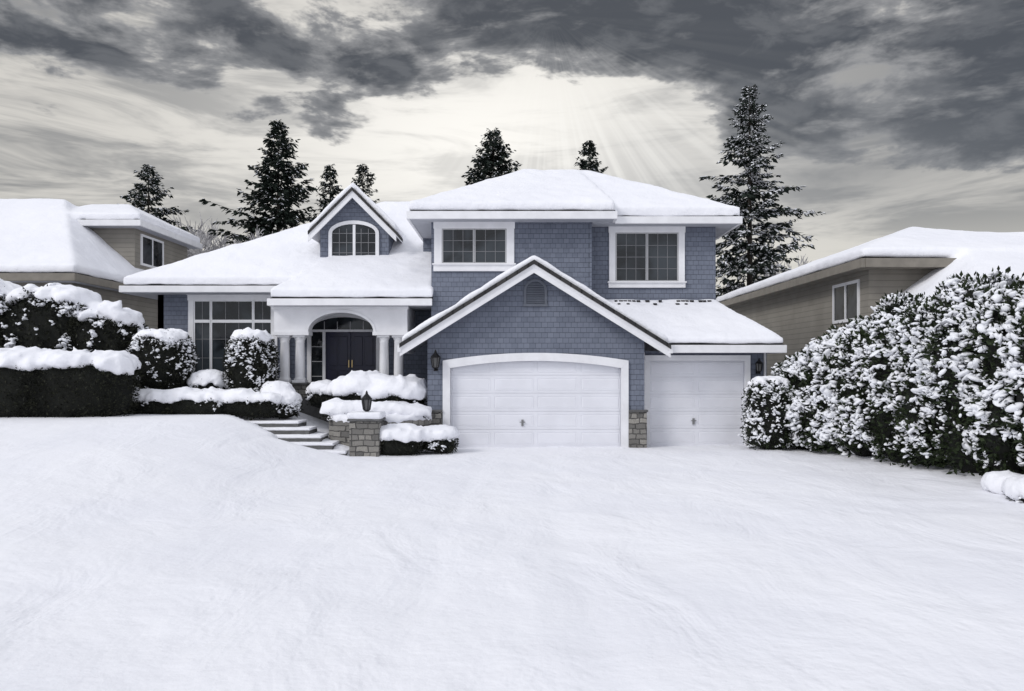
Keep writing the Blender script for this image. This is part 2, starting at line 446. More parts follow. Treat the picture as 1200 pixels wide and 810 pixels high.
# third bay roof
zb = 2.95
roof([(4.2,0,zb),(7.82,0,zb),(7.82,9,zb),(6.45,9,4.30),(6.45,2.45,4.30),(2.0,2.45,4.30)], [(0,1,4,5),(1,2,3,4)], .19)
fa = Bd()
fa.box(4.47, 7.86, -.06, .04, zb-.23, zb-.005); fa.box(7.78, 7.88, .04, 9, zb-.23, zb-.005)
fa.build('bay_gutter', WHITE, H, .015)
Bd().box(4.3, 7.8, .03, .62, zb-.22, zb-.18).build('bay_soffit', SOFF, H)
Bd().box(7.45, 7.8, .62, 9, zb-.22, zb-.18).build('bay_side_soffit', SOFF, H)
ds = Bd(); ds.box(3.83, 3.89, .50, .57, 0, 2.75); ds.box(7.40, 7.46, .52, .59, 1.0, 2.75)
ds.build('downspouts', WHITE, H, .01)
bs = Bd(); r_ = random.Random(3)
for row in range(2):
    for k in range(27):
        x = 2.75+k*.14+row*.07; yy = 2.02+.2*row; zz = 2.95+yy*.551+.215
        if r_.random() < (.35, .85)[row] and x < 6.35: bs.box(x, x+r_.uniform(.08, .12), yy, yy+.17, zz-.03, zz+.035)
bs.build('exposed_shingle_tabs', ROOF, H)

# second storey
w = Bd(); w.box(-2.5, 2.45, 1.8, 9.6, 1.9, 6.95); w.box(2.40, 6.47, 2.4, 10.0, 2.9, 6.93); w.box(-3.1, -2.48, 4.8, 9.4, 4.0, 6.9)
w.build('second_storey_walls', BLUE, H)
EL = 7.02
roof([(-3.14,1.2,EL),(3.14,1.2,EL),(3.14,10.2,EL),(-3.14,10.2,EL),(.4,5.9,9.20),(2.4,5.9,9.20)], [(0,1,5,4),(1,2,5),(2,3,4,5),(3,0,4)], .30)
roof([(-.5,1.8,EL-.04),(7.09,1.8,EL-.04),(7.09,10.5,EL-.04),(-.5,10.5,EL-.04),(1.2,6.0,9.22),(2.75,6.0,9.22)], [(0,1,5,4),(1,2,5),(2,3,4,5),(3,0,4)], .30)
fa = Bd()
fa.box(-3.18, 3.18, 1.13, 1.22, EL-.24, EL-.005); fa.box(-3.19, -3.1, 1.22, 10.2, EL-.24, EL-.005); fa.box(3.1, 3.19, 1.22, 1.73, EL-.24, EL-.005)
fa.box(3.19, 7.13, 1.73, 1.82, EL-.27, EL-.045); fa.box(7.05, 7.14, 1.82, 10.5, EL-.27, EL-.045)
fa.build('upper_gutters', WHITE, H, .015)
sf = Bd(); sf.box(-3.12, 3.12, 1.2, 1.82, EL-.22, EL-.18); sf.box(-3.12, -2.4, 1.82, 10, EL-.22, EL-.18); sf.box(2.5, 7.07, 1.83, 2.45, EL-.25, EL-.21)
sf.box(6.4, 7.07, 2.45, 10, EL-.25, EL-.21)
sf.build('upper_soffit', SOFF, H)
window('upper_window', -2.17, -.17, 5.52, 6.60, 1.8, H, 2, 3, 3, .24, True)
window('upper_right_window', 3.28, 5.28, 5.03, 6.58, 2.4, H, 2, 3, 4, .2, True)
cb_ = Bd(); cb_.box(2.40, 2.47, 1.77, 1.9, 2.5, 6.8); cb_.build('corner_board', BLUE, H)

# left wing
w = Bd(); w.box(-11.9, -7.6, 3.8, 12, .2, 4.85); w.box(-7.6, -2.4, 4.0, 4.2, .2, 4.9); w.box(-11.9, -11.7, 3.8, 14, .2, 4.85)
w.build('left_wing_walls', BLUE, H)
ZE = 4.98
roof([(-12.8,3.2,ZE),(0,3.2,ZE),(0,9.2,8.75),(-5.2,9.2,8.75),(-12.8,15.2,ZE),(0,15.2,ZE)], [(0,1,2,3),(0,3,4),(3,2,5,4)], .30)
roof([(-7.45,1.6,4.42),(-2.45,1.6,4.42),(-2.45,5.4,6.32),(-5.9,5.4,6.32),(-7.45,5.4,4.42)], [(0,1,2,3),(0,3,4)], .30)
fa = Bd(); fa.box(-12.86, -7.3, 3.11, 3.22, ZE-.22, ZE-.005); fa.box(-12.89, -12.78, 3.22, 15.2, ZE-.22, ZE-.005)
fa.box(-7.51, -2.45, 1.52, 1.63, 4.20, 4.415); fa.box(-7.53, -7.43, 1.63, 3.9, 4.20, 4.415)
fa.build('left_gutters', WHITE, H, .015)
sf = Bd(); sf.box(-12.8, -7.4, 3.2, 3.82, ZE-.24, ZE-.20); sf.box(-12.8, -11.85, 3.82, 15, ZE-.24, ZE-.20); sf.box(-7.44, -2.5, 1.62, 4.0, 4.215, 4.25)
sf.build('left_soffit', SOFF, H)
window('living_room_window', -10.68, -8.05, 1.95, 4.55, 3.8, H, 3, [0, .22, .76], 4, .18, True, 0.0, 3.85, WHITE)

pf = Bd()
a_ = arc(-6.38, -4.34, 3.42, 4.02, 20, True)
pf.prism([(-7.45, 3.38), (-6.38, 3.38)]+a_+[(-4.34, 3.38), (-3.28, 3.38), (-3.28, 4.205), (-7.45, 4.205)], 2.05, 2.45)
pf.box(-7.45, -7.15, 2.45, 3.85, 3.38, 4.2); pf.box(-3.58, -3.28, 2.45, 4.0, 3.38, 4.2)
pf.build('porch_entablature', WHITE, H, tri=True)
pm = Bd()
pm.box(-7.52, -6.36, 2.0, 2.5, 3.31, 3.42); pm.box(-4.36, -3.21, 2.0, 2.5, 3.31, 3.42)
oo = arc(-6.46, -4.26, 3.42, 4.11, 20, True)
for k in range(20): pm.prism([oo[k], oo[k+1], a_[k+1], a_[k]], 2.02, 2.06)
pm.box(-7.5, -3.24, 1.99, 2.055, 4.12, 4.21)
pm.build('porch_mouldings', WHITE, H)
pc = Bd()
for cx in (-7.17, -6.69, -4.04, -3.58):
    pc.box(cx-.2, cx+.2, 2.05, 2.45, 1.82, 1.90); pc.box(cx-.19, cx+.19, 2.06, 2.44, 3.24, 3.31)
pc.build('column_blocks', WHITE, H, .01)
cl = Bd()
for cx in (-7.17, -6.69, -4.04, -3.58):
    cl.lathe([(.185,1.90),(.19,1.94),(.155,1.98),(.15,2.02),(.148,2.4),(.135,3.08),(.15,3.10),(.135,3.13),(.165,3.2),(.18,3.24)], cx, 2.25, 24)
cl.build('porch_columns', WHITE, H, smooth=True)
sb = Bd(); sb.box(-7.42, -6.44, 2.0, 2.5, .9, 1.76); sb.box(-4.29, -3.32, 2.0, 2.5, .9, 1.76)
sb.build('column_stone_bases', STONE, H, .015)
sb = Bd(); sb.box(-7.47, -6.39, 1.95, 2.55, 1.76, 1.82); sb.box(-4.34, -3.27, 1.95, 2.55, 1.76, 1.82)
sb.build('column_base_caps', CONC, H, .01)
Bd().box(-7.5, -3.2, 1.7, 4.0, .6, 1.38).build('porch_floor', CONC, H, .01)
dt = Bd()
e_o = arc(-6.92, -4.45, 3.55, 4.12, 16, True); e_i = arc(-6.78, -4.59, 3.55, 4.0, 16, True)
for k in range(16): dt.prism([e_o[k], e_o[k+1], e_i[k+1], e_i[k]], 3.92, 4.01)
dt.box(-6.92, -6.78, 3.92, 4.01, 1.38, 3.55); dt.box(-4.59, -4.45, 3.92, 4.01, 1.38, 3.55); dt.box(-6.40, -6.30, 3.93, 4.01, 1.38, 3.55)
dt.box(-6.78, -4.59, 3.925, 4.01, 3.50, 3.58)
dt.build('entry_trim', WHITE, H)
gl = Bd(); gl.prism(e_i, 3.97, 4.0); gl.box(-6.78, -6.40, 3.97, 4.0, 1.38, 3.50)
gl.build('entry_glass', GLASS, H, tri=True)
mu = Bd()
for z in (2.0, 2.5, 3.0): mu.box(-6.78, -6.40, 3.955, 3.975, z-.012, z+.012)
for k in range(1, 5):
    x = -6.78+2.19*k/5; mu.box(x-.012, x+.012, 3.955, 3.975, 3.58, 3.85)
mu.build('entry_muntins', SASH, H)
dd = Bd()
for a, c in ((-6.30, -5.46), (-5.44, -4.59)):
    dd.box(a, c, 3.955, 4.0, 1.40, 3.50)
    for z0, z1 in ((1.55, 2.2), (2.35, 3.35)):
        dd.box(a+.1, (a+c)/2-.03, 3.935, 3.96, z0, z1); dd.box((a+c)/2+.03, c-.1, 3.935, 3.96, z0, z1)
dd.build('front_double_door', NAVY, H, .012)
kn = Bd(); kn.box(-5.52, -5.49, 3.90, 3.95, 2.3, 2.55); kn.box(-5.41, -5.38, 3.90, 3.95, 2.3, 2.55); kn.build('door_handles', simple('brass', (.4,.3,.15), .3, .1, metallic=1), H)

# dormer
DC, DZ, DS = -5.44, 8.42, 1.0
def dz(x, o=0): return DZ-DS*abs(x-DC)+o
dw = Bd(); dw.prism([(-6.62, 5.6), (-4.26, 5.6), (-4.26, dz(-4.26,-.08)), (DC, dz(DC,-.08)), (-6.62, dz(-6.62,-.08))], 4.5, 4.7)
dw.box(-6.62, -6.42, 4.7, 7.5, 5.6, dz(-6.62,-.1)); dw.box(-4.46, -4.26, 4.7, 7.5, 5.6, dz(-4.26,-.1))
dw.build('dormer_walls', BLUE, H, tri=True)
a, c = DC-1.5, DC+1.5
Vd = [(a,4.1,dz(a)),(DC,4.1,DZ),(c,4.1,dz(c)),(a,8.8,dz(a)),(DC,8.8,DZ),(c,8.8,dz(c))]
DK.shell([(p, q-.02, r) for p, q, r in Vd], Fg, .015, -.10)
SN.shell([(p[0], p[1]+.09, p[2]) for p in Vd], Fg, .25, 0)
rk = Bd()
for p, q in ((a, DC), (DC, c)):
    rk.prism([(p, dz(p,-.10)), (q, dz(q,-.10)), (q, dz(q,-.34)), (p, dz(p,-.34))], 4.12, 4.17)
    rk.prism([(p, dz(p,-.105)), (q, dz(q,-.105)), (q, dz(q,-.15)), (p, dz(p,-.15))], 4.14, 7.5)
rk.build('dormer_rake', WHITE, H)
tw = Bd(); X0, X1 = -6.20, -4.70
o = arc(X0-.12, X1+.12, 6.92, 7.36, 16, True); i_ = arc(X0, X1, 6.92, 7.24, 16, True)
for k in range(16): tw.prism([o[k], o[k+1], i_[k+1], i_[k]], 4.43, 4.51)
tw.box(X0-.12, X0, 4.43, 4.51, 5.85, 6.92); tw.box(X1, X1+.12, 4.43, 4.51, 5.85, 6.92); tw.box(X0-.15, X1+.15, 4.40, 4.51, 5.76, 5.87)
tw.box(DC-.045, DC+.045, 4.45, 4.486, 5.87, 7.22)
tw.build('dormer_window_trim', WHITE, H)
g_ = Bd(); g_.prism([(X0, 5.87)]+i_+[(X1, 5.87)], 4.485, 4.5); g_.build('dormer_window_glass', GLASS, H, tri=True)
mu = Bd()
for k in (1, 2, 4, 5):
    x = X0+(X1-X0)*k/6; mu.box(x-.009, x+.009, 4.465, 4.486, 5.87, 7.08)
for z in (6.25, 6.6, 6.92): mu.box(X0, X1, 4.463, 4.486, z-.009, z+.009)
mu.build('dormer_window_muntins', MUNT, H)

DK.build('roof_decks', ROOF, H)
snowify(SN.build('roof_snow', SNOW, H), .07, 3, .09, .8)

def lantern(name, x, y, z, parent, sc=1.0, post=False):
    b = Bd()
    def L(p): return [(r*sc, z+h*sc) for r, h in p]
    b.lathe(L([(.05,0),(.06,.02),(.03,.05),(.08,.08),(.085,.10)]), x, y, 12)
    b.lathe(L([(.13,.36),(.14,.38),(.06,.47),(.035,.5),(.03,.53),(.01,.58)]), x, y, 12)
    for k in range(6):
        a = k*math.pi/3; c_, s_ = math.cos(a), math.sin(a)
        x0, y0, x1, y1 = x+.085*sc*c_, y+.085*sc*s_, x+.125*sc*c_, y+.125*sc*s_
        r = .011*sc
        b.add([(x0-r,y0-r,z+.1*sc),(x0+r,y0-r,z+.1*sc),(x0+r,y0+r,z+.1*sc),(x0-r,y0+r,z+.1*sc),(x1-r,y1-r,z+.36*sc),(x1+r,y1-r,z+.36*sc),(x1+r,y1+r,z+.36*sc),(x1-r,y1+r,z+.36*sc)],
              [(0,1,2,3),(4,5,6,7),(0,1,5,4),(1,2,6,5),(2,3,7,6),(3,0,4,7)])
    if not post:
        b.box(x-.05*sc, x+.05*sc, y+.2*sc, y+.24*sc, z+.0*sc, z+.3*sc); b.box(x-.012, x+.012, y, y+.22*sc, z+.01, z+.035)
    b.build(name, BLACK, parent)
    Bd().lathe(L([(.075,.10),(.112,.36)]), x, y, 6).build(name+'_glass', LGLASS, parent)
lantern('wall_lantern', -2.17, -.22, 2.2, H, 1.05)
lantern('bay_wall_lantern', 7.2, .38, 2.12, H, .8)

# ------------------------------------------------------------------ neighbours
N1 = empty('beige_house')
w = Bd(); w.box(11.1, 20, 1.9, 17, -.2, 5.5); w.box(12.6, 22, -3, 2, -.2, 4.0)
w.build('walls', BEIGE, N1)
ze = 5.60
sn = Bd(); dk = Bd()
Vr = [(10.6,1.2,ze),(13.7,1.2,ze),(19.5,1.2,ze),(19.5,18,ze),(10.6,18,ze),(14.4,5.6,7.05),(14.4,13.6,7.05)]
Fr = [(0,1,2,5),(2,3,6,5),(3,4,6),(4,0,5,6)]
for V_, F_ in ((Vr, Fr), ([(11.6,-3.2,3.9),(26,-3.2,3.9),(26,4,6.6),(15.2,4,6.6),(11.6,3.8,3.9)], [(0,1,2,3),(0,3,4)])):
    dk.shell(V_, F_, 0, -.1); sn.shell(V_, F_, .32, 0)
dk.build('roof_deck', ROOF, N1); snowify(sn.build('roof_snow', SNOW, N1), .09, 4, .08, 1.0)
fa = Bd(); fa.box(10.52, 10.64, 1.12, 18, ze-.28, ze-.005); fa.box(10.64, 14.5, 1.10, 1.22, ze-.28, ze-.005); fa.box(11.5, 26, -3.30, -3.18, 3.65, 3.895); fa.box(11.48, 11.6, -3.18, 1.9, 3.65, 3.895)
fa.build('gutters', BROWN, N1, .01)
sf = Bd(); sf.box(10.62, 11.2, 1.2, 18, ze-.26, ze-.2); sf.box(11.2, 14.5, 1.2, 1.95, ze-.26, ze-.2); sf.build('soffit', BROWN, N1)
wb = Bd()
for y0, y1, z0, z1 in ((2.5, 2.6, 3.8, 5.12), (4.4, 4.5, 3.8, 5.12), (2.6, 4.4, 5.02, 5.12), (2.6, 4.4, 3.8, 3.9), (3.46, 3.54, 3.9, 5.02)): wb.box(11.05, 11.11, y0, y1, z0, z1)
wb.build('window_frame', WHITE, N1); Bd().box(11.085, 11.12, 2.6, 4.4, 3.9, 5.02).build('window_glass', GLASS2, N1)

N2 = empty('beige_house')
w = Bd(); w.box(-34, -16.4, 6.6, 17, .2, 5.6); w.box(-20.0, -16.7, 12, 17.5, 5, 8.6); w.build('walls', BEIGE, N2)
sn = Bd(); dk = Bd()
ze = 5.72
Va = [(-36,5.9,ze),(-15.9,5.9,ze),(-15.9,20.5,ze),(-36,20.5,ze),(-36,13.2,9.75),(-20.5,13.2,9.75)]
Fa = [(0,1,5,4),(1,2,5),(2,3,4,5),(3,0,4)]
Vb = [(-21,11.4,8.72),(-16.2,11.4,8.72),(-16.2,18,8.72),(-21,18,8.72),(-20,14.5,9.75),(-18.2,14.5,9.75)]
for V_ , F_ in ((Va, Fa), (Vb, Fa)):
    dk.shell(V_, F_, 0, -.1); sn.shell(V_, F_, .30, 0)
dk.build('roof_deck', ROOF, N2); snowify(sn.build('roof_snow', SNOW, N2), .09, 4, .08, 1.0)
fa = Bd(); fa.box(-36, -15.84, 5.82, 5.94, ze-.28, ze-.005); fa.box(-15.94, -15.83, 5.94, 20, ze-.28, ze-.005)
fa.build('gutters', BROWN, N2, .01)
fa = Bd(); fa.box(-20.6, -16.12, 11.32, 11.44, 8.45, 8.71); fa.box(-16.22, -16.11, 11.44, 18, 8.45, 8.71)
fa.build('dormer_fascia', WHITE, N2, .01)
sf = Bd(); sf.box(-36, -15.92, 5.92, 6.65, ze-.26, ze-.2); sf.box(-16.45, -15.92, 6.65, 18, ze-.26, ze-.2); sf.box(-20.6, -16.2, 11.42, 12.1, 8.46, 8.5); sf.box(-16.8, -16.2, 12.1, 18, 8.46, 8.5); sf.build('soffit', SOFF, N2)
wb = Bd(); wb.box(-16.7, -16.64, 12.5, 12.62, 6.9, 8.3); wb.box(-16.7, -16.64, 14.6, 14.72, 6.9, 8.3); wb.box(-16.7, -16.64, 12.62, 14.6, 8.2, 8.3); wb.box(-16.7, -16.64, 12.62, 14.6, 6.9, 7.0); wb.box(-16.7, -16.65, 13.57, 13.65, 7, 8.2)
wb.build('window_frame', WHITE, N2); Bd().box(-16.71, -16.67, 12.62, 14.6, 7.0, 8.2).build('window_glass', GLASS2, N2)
wb = Bd(); wb.box(-19.6, -18.0, 6.55, 6.6, 4.6, 5.2); wb.build('front_window_glass', GLASS, N2)

# ------------------------------------------------------------------ vegetation
def super_pts(c, r, n, e, bump=.06, bf=2.0):
    c = np.array(c, float); r = np.array(r, float)
    A = np.array([r[1]*r[2], r[0]*r[2], r[0]*r[1]]); A = A/A.sum()
    ax = rng.choice(3, n, p=A); d = rng.uniform(-1, 1, (n, 3)); sg = rng.choice([-1, 1], n); d[np.arange(n), ax] = sg
    t = (np.abs(d)**e).sum(1)**(-1/e); q = d*t[:, None]
    N = nrm(np.sign(q)*np.abs(q)**(e-1)/r)
    P = c+q*r
    P = P+N*(pn(P, bf)*bump+pn(P+5, bf*2.6)*bump*.35)[:, None]
    return P, N
def core(name, c, r, e, parent, k=.86, bump=.06, bf=2.0):
    v, f = ico(4); v = nrm(v)
    t = (np.abs(v)**e).sum(1)**(-1/e); q = v*t[:, None]*k
    P = np.array(c)+q*np.array(r); P = P+nrm(q)*(pn(P, bf)*bump)[:, None]
    inst(name, (P, f), np.eye(3)[None], np.zeros((1, 3)), CORE, parent, True)
def leaves(name, P, N, size, mat, parent, jit=.1, up=.3):
    n = len(P)
    X = N*.8+rng.normal(0, .6, (n, 3)); X[:, 2] += up
    U = rng.normal(size=(n, 3))
    s = size*rng.uniform(.6, 1.4, n)
    inst(name, DIA, frames(X, U, np.stack([s, s*1.1, s], 1)), P+N*rng.uniform(-jit, jit*.5, n)[:, None], mat, parent)
def shrub(name, parts, nleaf, size, e=2.2, snow_thr=.1, nblob=300, br=.1, cap=True, mat=SHRUBL, capv=.05, capthr=.55, bump=.06, bf=2.0, flat=.55, specks=.0, capr=1.3, nf=3.4, nw=.5, jit=.5, sats=2):
    S = empty(name)
    PL, NL = [], []; CP, CR = [], []; SP, SR = [], []
    for i, (c, r) in enumerate(parts):
        core('core_%d' % i, c, r, e, S, .9, bump, bf)
        P, N = super_pts(c, r, nleaf, e, bump, bf); k = N[:, 2] > -.7; PL.append(P[k]); NL.append(N[k])
        P, N = super_pts(c, r, nblob*2, e, bump, bf)
        sc = N[:, 2]+nw*pn(P, nf)+.5*nw*pn(P+9, nf*2.7)+rng.normal(0, .08, len(P))
        if cap:
            P2, N2_ = super_pts(c, r, 1500, e, bump, bf)
            k = N2_[:, 2]+.16*pn(P2, 2.3) > capthr
            CP.append(P2[k]); CR.append(rng.uniform(.8, 1.3, k.sum())*br*capr)
        k = (sc > snow_thr) | (rng.uniform(size=len(P)) < specks)
        k &= N[:, 2] > -.55
        rr = rng.uniform(.25, 1.0, k.sum())**1.6*br
        P = P[k]+N[k]*br*.10; SP.append(P); SR.append(rr)
        for q in range(sats):
            off = rng.normal(0, 1, (len(P), 3))*(rr*.75)[:, None]; off[:, 2] -= rr*.35
            SP.append(P+off); SR.append(rr*rng.uniform(.35, .75, len(P)))
    P = np.concatenate(PL); N = np.concatenate(NL)
    leaves('leaves', P, N, size, mat, S)
    if cap:
        P = np.concatenate(CP); R = np.concatenate(CR)
        o = inst('snow_cap', ICO1, blobs_M(len(P), R, .75), P+np.array([0, 0, .03]), SNOW, S, True)
        snowify(o, capv, 3, .05, .35)
    P = np.concatenate(SP); R = np.concatenate(SR)
    big = R > .055; which = rng.integers(0, 5, len(R))
    for t_ in range(5):
        k = big & (which == t_)
        if k.sum(): inst('snow_clumps_%d' % t_, LUMPS[t_], blobs_M(int(k.sum()), R[k], flat, jit), P[k], SNOWP, S, True)
    k = ~big
    if k.sum(): inst('snow_flecks', ICO1, blobs_M(int(k.sum()), R[k], flat, jit), P[k], SNOWP, S, True)
    return S

# right arborvitae hedge
parts = []
path = [(8.45,-.6,2.75),(8.8,-1.8,3.1),(9.05,-3.0,3.35),(9.25,-4.1,3.75),(9.43,-5.2,3.55),(9.62,-6.3,3.9),(9.80,-7.4,3.75),(9.98,-8.5,4.05),(10.15,-9.6,3.95),(10.35,-10.8,4.2),(10.55,-12.0,4.1),(10.8,-13.2,4.2)]
for x, y, h in path:
    z0 = gh(x, y); parts.append(((x, y, z0+h/2-.12), (1.0, .95, h/2+.08)))
shrub('arborvitae_hedge', parts, 6500, .125, 2.6, -.06, 1000, .112, cap=False, mat=HEDGE, bump=.20, bf=2.3, flat=.6, specks=.09, nf=3.2, nw=.85, jit=.6, sats=3)
shrub('round_shrub', [((7.15,-.75,.95), (.66,.6,1.0))], 5000, .07, 2.8, .0, 650, .07, cap=True, mat=HEDGE, capthr=.7, specks=.25, nf=4, bump=.08)
# left hedges
shrub('tall_hedge', [((-16.5,1.6,2.95), (1.6,.9,2.0)), ((-14.2,1.6,2.85), (1.5,.9,1.85)), ((-12.6,1.7,2.5), (1.2,.9,1.6))], 6500, .11, 2.9, .42, 900, .11, cap=True, capv=.07, mat=SHRUBL, bump=.16, capthr=.52, specks=.06, nw=.8, nf=3.0, capr=1.8)
shrub('clipped_hedge', [((-14.6,-.9,1.75), (2.3,.8,.92)), ((-12.0,-.8,1.68), (1.55,.8,.88))], 9000, .08, 4.2, .90, 420, .11, cap=True, capv=.06, mat=SHRUBL, bump=.07, capthr=.42, capr=1.7)
shrub('round_shrub', [((-10.52,1.1,2.4), (.86,.8,.98))], 7500, .075, 2.8, .02, 700, .07, cap=True, capthr=.66, specks=.14, nw=.8, bump=.09, capr=1.6)
shrub('round_shrub', [((-7.85,1.1,2.32), (.70,.7,1.0))], 7000, .075, 2.6, .02, 650, .07, cap=True, capthr=.64, specks=.14, nw=.8, bump=.09, capr=1.6)
shrub('low_shrub', [((-9.15,1.3,1.65), (.62,.5,.50))], 2500, .07, 2.2, -.05, 300, .07, cap=True, capthr=.2, specks=.2)
shrub('low_shrub', [((-10.5,.1,1.2), (1.0,.45,.38)), ((-9.0,.05,1.2), (1.0,.45,.38)), ((-7.5,.05,1.18), (.9,.42,.38))], 3500, .07, 2.8, .3, 260, .07, cap=True, capthr=.32, bump=.12, capr=1.5)
shrub('low_shrub', [((-6.95,.6,1.40), (.42,.4,.42)), ((-6.6,.3,1.15), (.38,.35,.34))], 1800, .07, 2.3, -.05, 260, .065, cap=True, capthr=.2, specks=.2)
shrub('low_shrub', [((-5.65,1.3,1.40), (.50,.4,.36))], 1800, .07, 2.3, .1, 200, .07, cap=True, capthr=.3)
shrub('spreading_shrub', [((-4.1,.6,1.50), (1.15,.7,.50)), ((-3.4,.35,1.42), (.95,.6,.44))], 4200, .08, 2.2, .50, 240, .085, cap=True, capthr=.18, capr=1.9, capv=.06, bump=.09, nw=.6)
shrub('spreading_shrub', [((-4.5,-.40,.98), (.75,.42,.26)), ((-3.3,-.45,.96), (.95,.42,.24))], 2600, .07, 2.4, .5, 240, .085, cap=True, capthr=.25, capr=1.6, capv=.06, bump=.08)
shrub('spreading_shrub', [((-2.95,-1.45,.26), (.62,.45,.36)), ((-2.0,-1.25,.28), (.50,.42,.34))], 3000, .06, 3.0, .4, 260, .07, cap=True, capthr=.35, capr=1.8)
shrub('low_shrub', [((8.75,-9.1,.16), (.35,.45,.24)), ((8.95,-9.9,.18), (.45,.5,.27)), ((8.85,-8.3,.14), (.3,.35,.2))], 1500, .07, 2.2, .0, 160, .07, cap=True, capthr=.0, capr=1.4, bump=.1, specks=.2)

def curved_wall(name, pts, th, z0, z1, mat):
    S = empty(name); b = Bd(); n = len(pts); v = []
    for i, (x, y) in enumerate(pts):
        a = Vector(pts[max(0, i-1)]); c = Vector(pts[min(n-1, i+1)]); t = (c-a).normalized(); nn = Vector((-t.y, t.x))
        for s_, z in ((-1, z0), (1, z0), (1, z1), (-1, z1)):
            v.append((x+nn.x*th/2*s_, y+nn.y*th/2*s_, z))
    f = []
    for i in range(n-1):
        for j in range(4): f.append((i*4+j, i*4+(j+1) % 4, (i+1)*4+(j+1) % 4, (i+1)*4+j))
    f.append((0,1,2,3)); f.append((n*4-4, n*4-3, n*4-2, n*4-1)); b.add(v, f)
    b.build('stones', mat, S, .02)
    return S
curve = [(-5.0,-.55),(-4.7,-.8),(-4.3,-.98),(-3.8,-1.03),(-3.2,-.98),(-2.8,-.8),(-2.5,-.45),(-2.42,-.2)]
W = curved_wall('stone_planter_wall', curve, .3, -.3, .86, STONE)
P = []
for i in range(len(curve)-1):
    for t in np.linspace(0, 1, 7): P.append((curve[i][0]*(1-t)+curve[i+1][0]*t, curve[i][1]*(1-t)+curve[i+1][1]*t, .90))
P = np.array(P); o = inst('wall_snow', ICO1, blobs_M(len(P), np.full(len(P), .21), .5, .15), P, SNOW, W, True); snowify(o, .05, 3, .03, .3)
Bd().box(-4.7, -2.6, -.75, .3, 0, .75).build('planter_soil', CONC, W)
SPm = empty('stone_pillar')
Bd().box(-4.24, -3.46, -2.0, -1.3, -.3, .90).build('shaft', STONE, SPm, .02)
Bd().box(-4.29, -3.41, -2.05, -1.25, .90, .96).build('cap', CONC, SPm, .015)
o = Bd().box(-4.30, -3.40, -2.06, -1.24, .95, 1.13).build('snow', SNOW, SPm); snowify(o, .035, 5, .05, .3)
LN = empty('garden_lantern'); lantern('lantern_body', -3.85, -1.65, 1.08, LN, 1.05, True)
# steps
S = empty('front_steps'); b = Bd(); s_ = Bd()
for k in range(5):
    x1 = -4.32-.42*k; x0 = x1-1.55; y0 = -2.15+.42*k; z = .06+.165*k
    b.box(x0, x1, y0, y0+.9, z-.4, z); s_.box(x0-.03, x1+.02, y0+.02, y0+.9, z, z+.075)
b.build('treads', CONC, S, .01); snowify(s_.build('step_snow', SNOW, S), .03, 2, .02, .3)

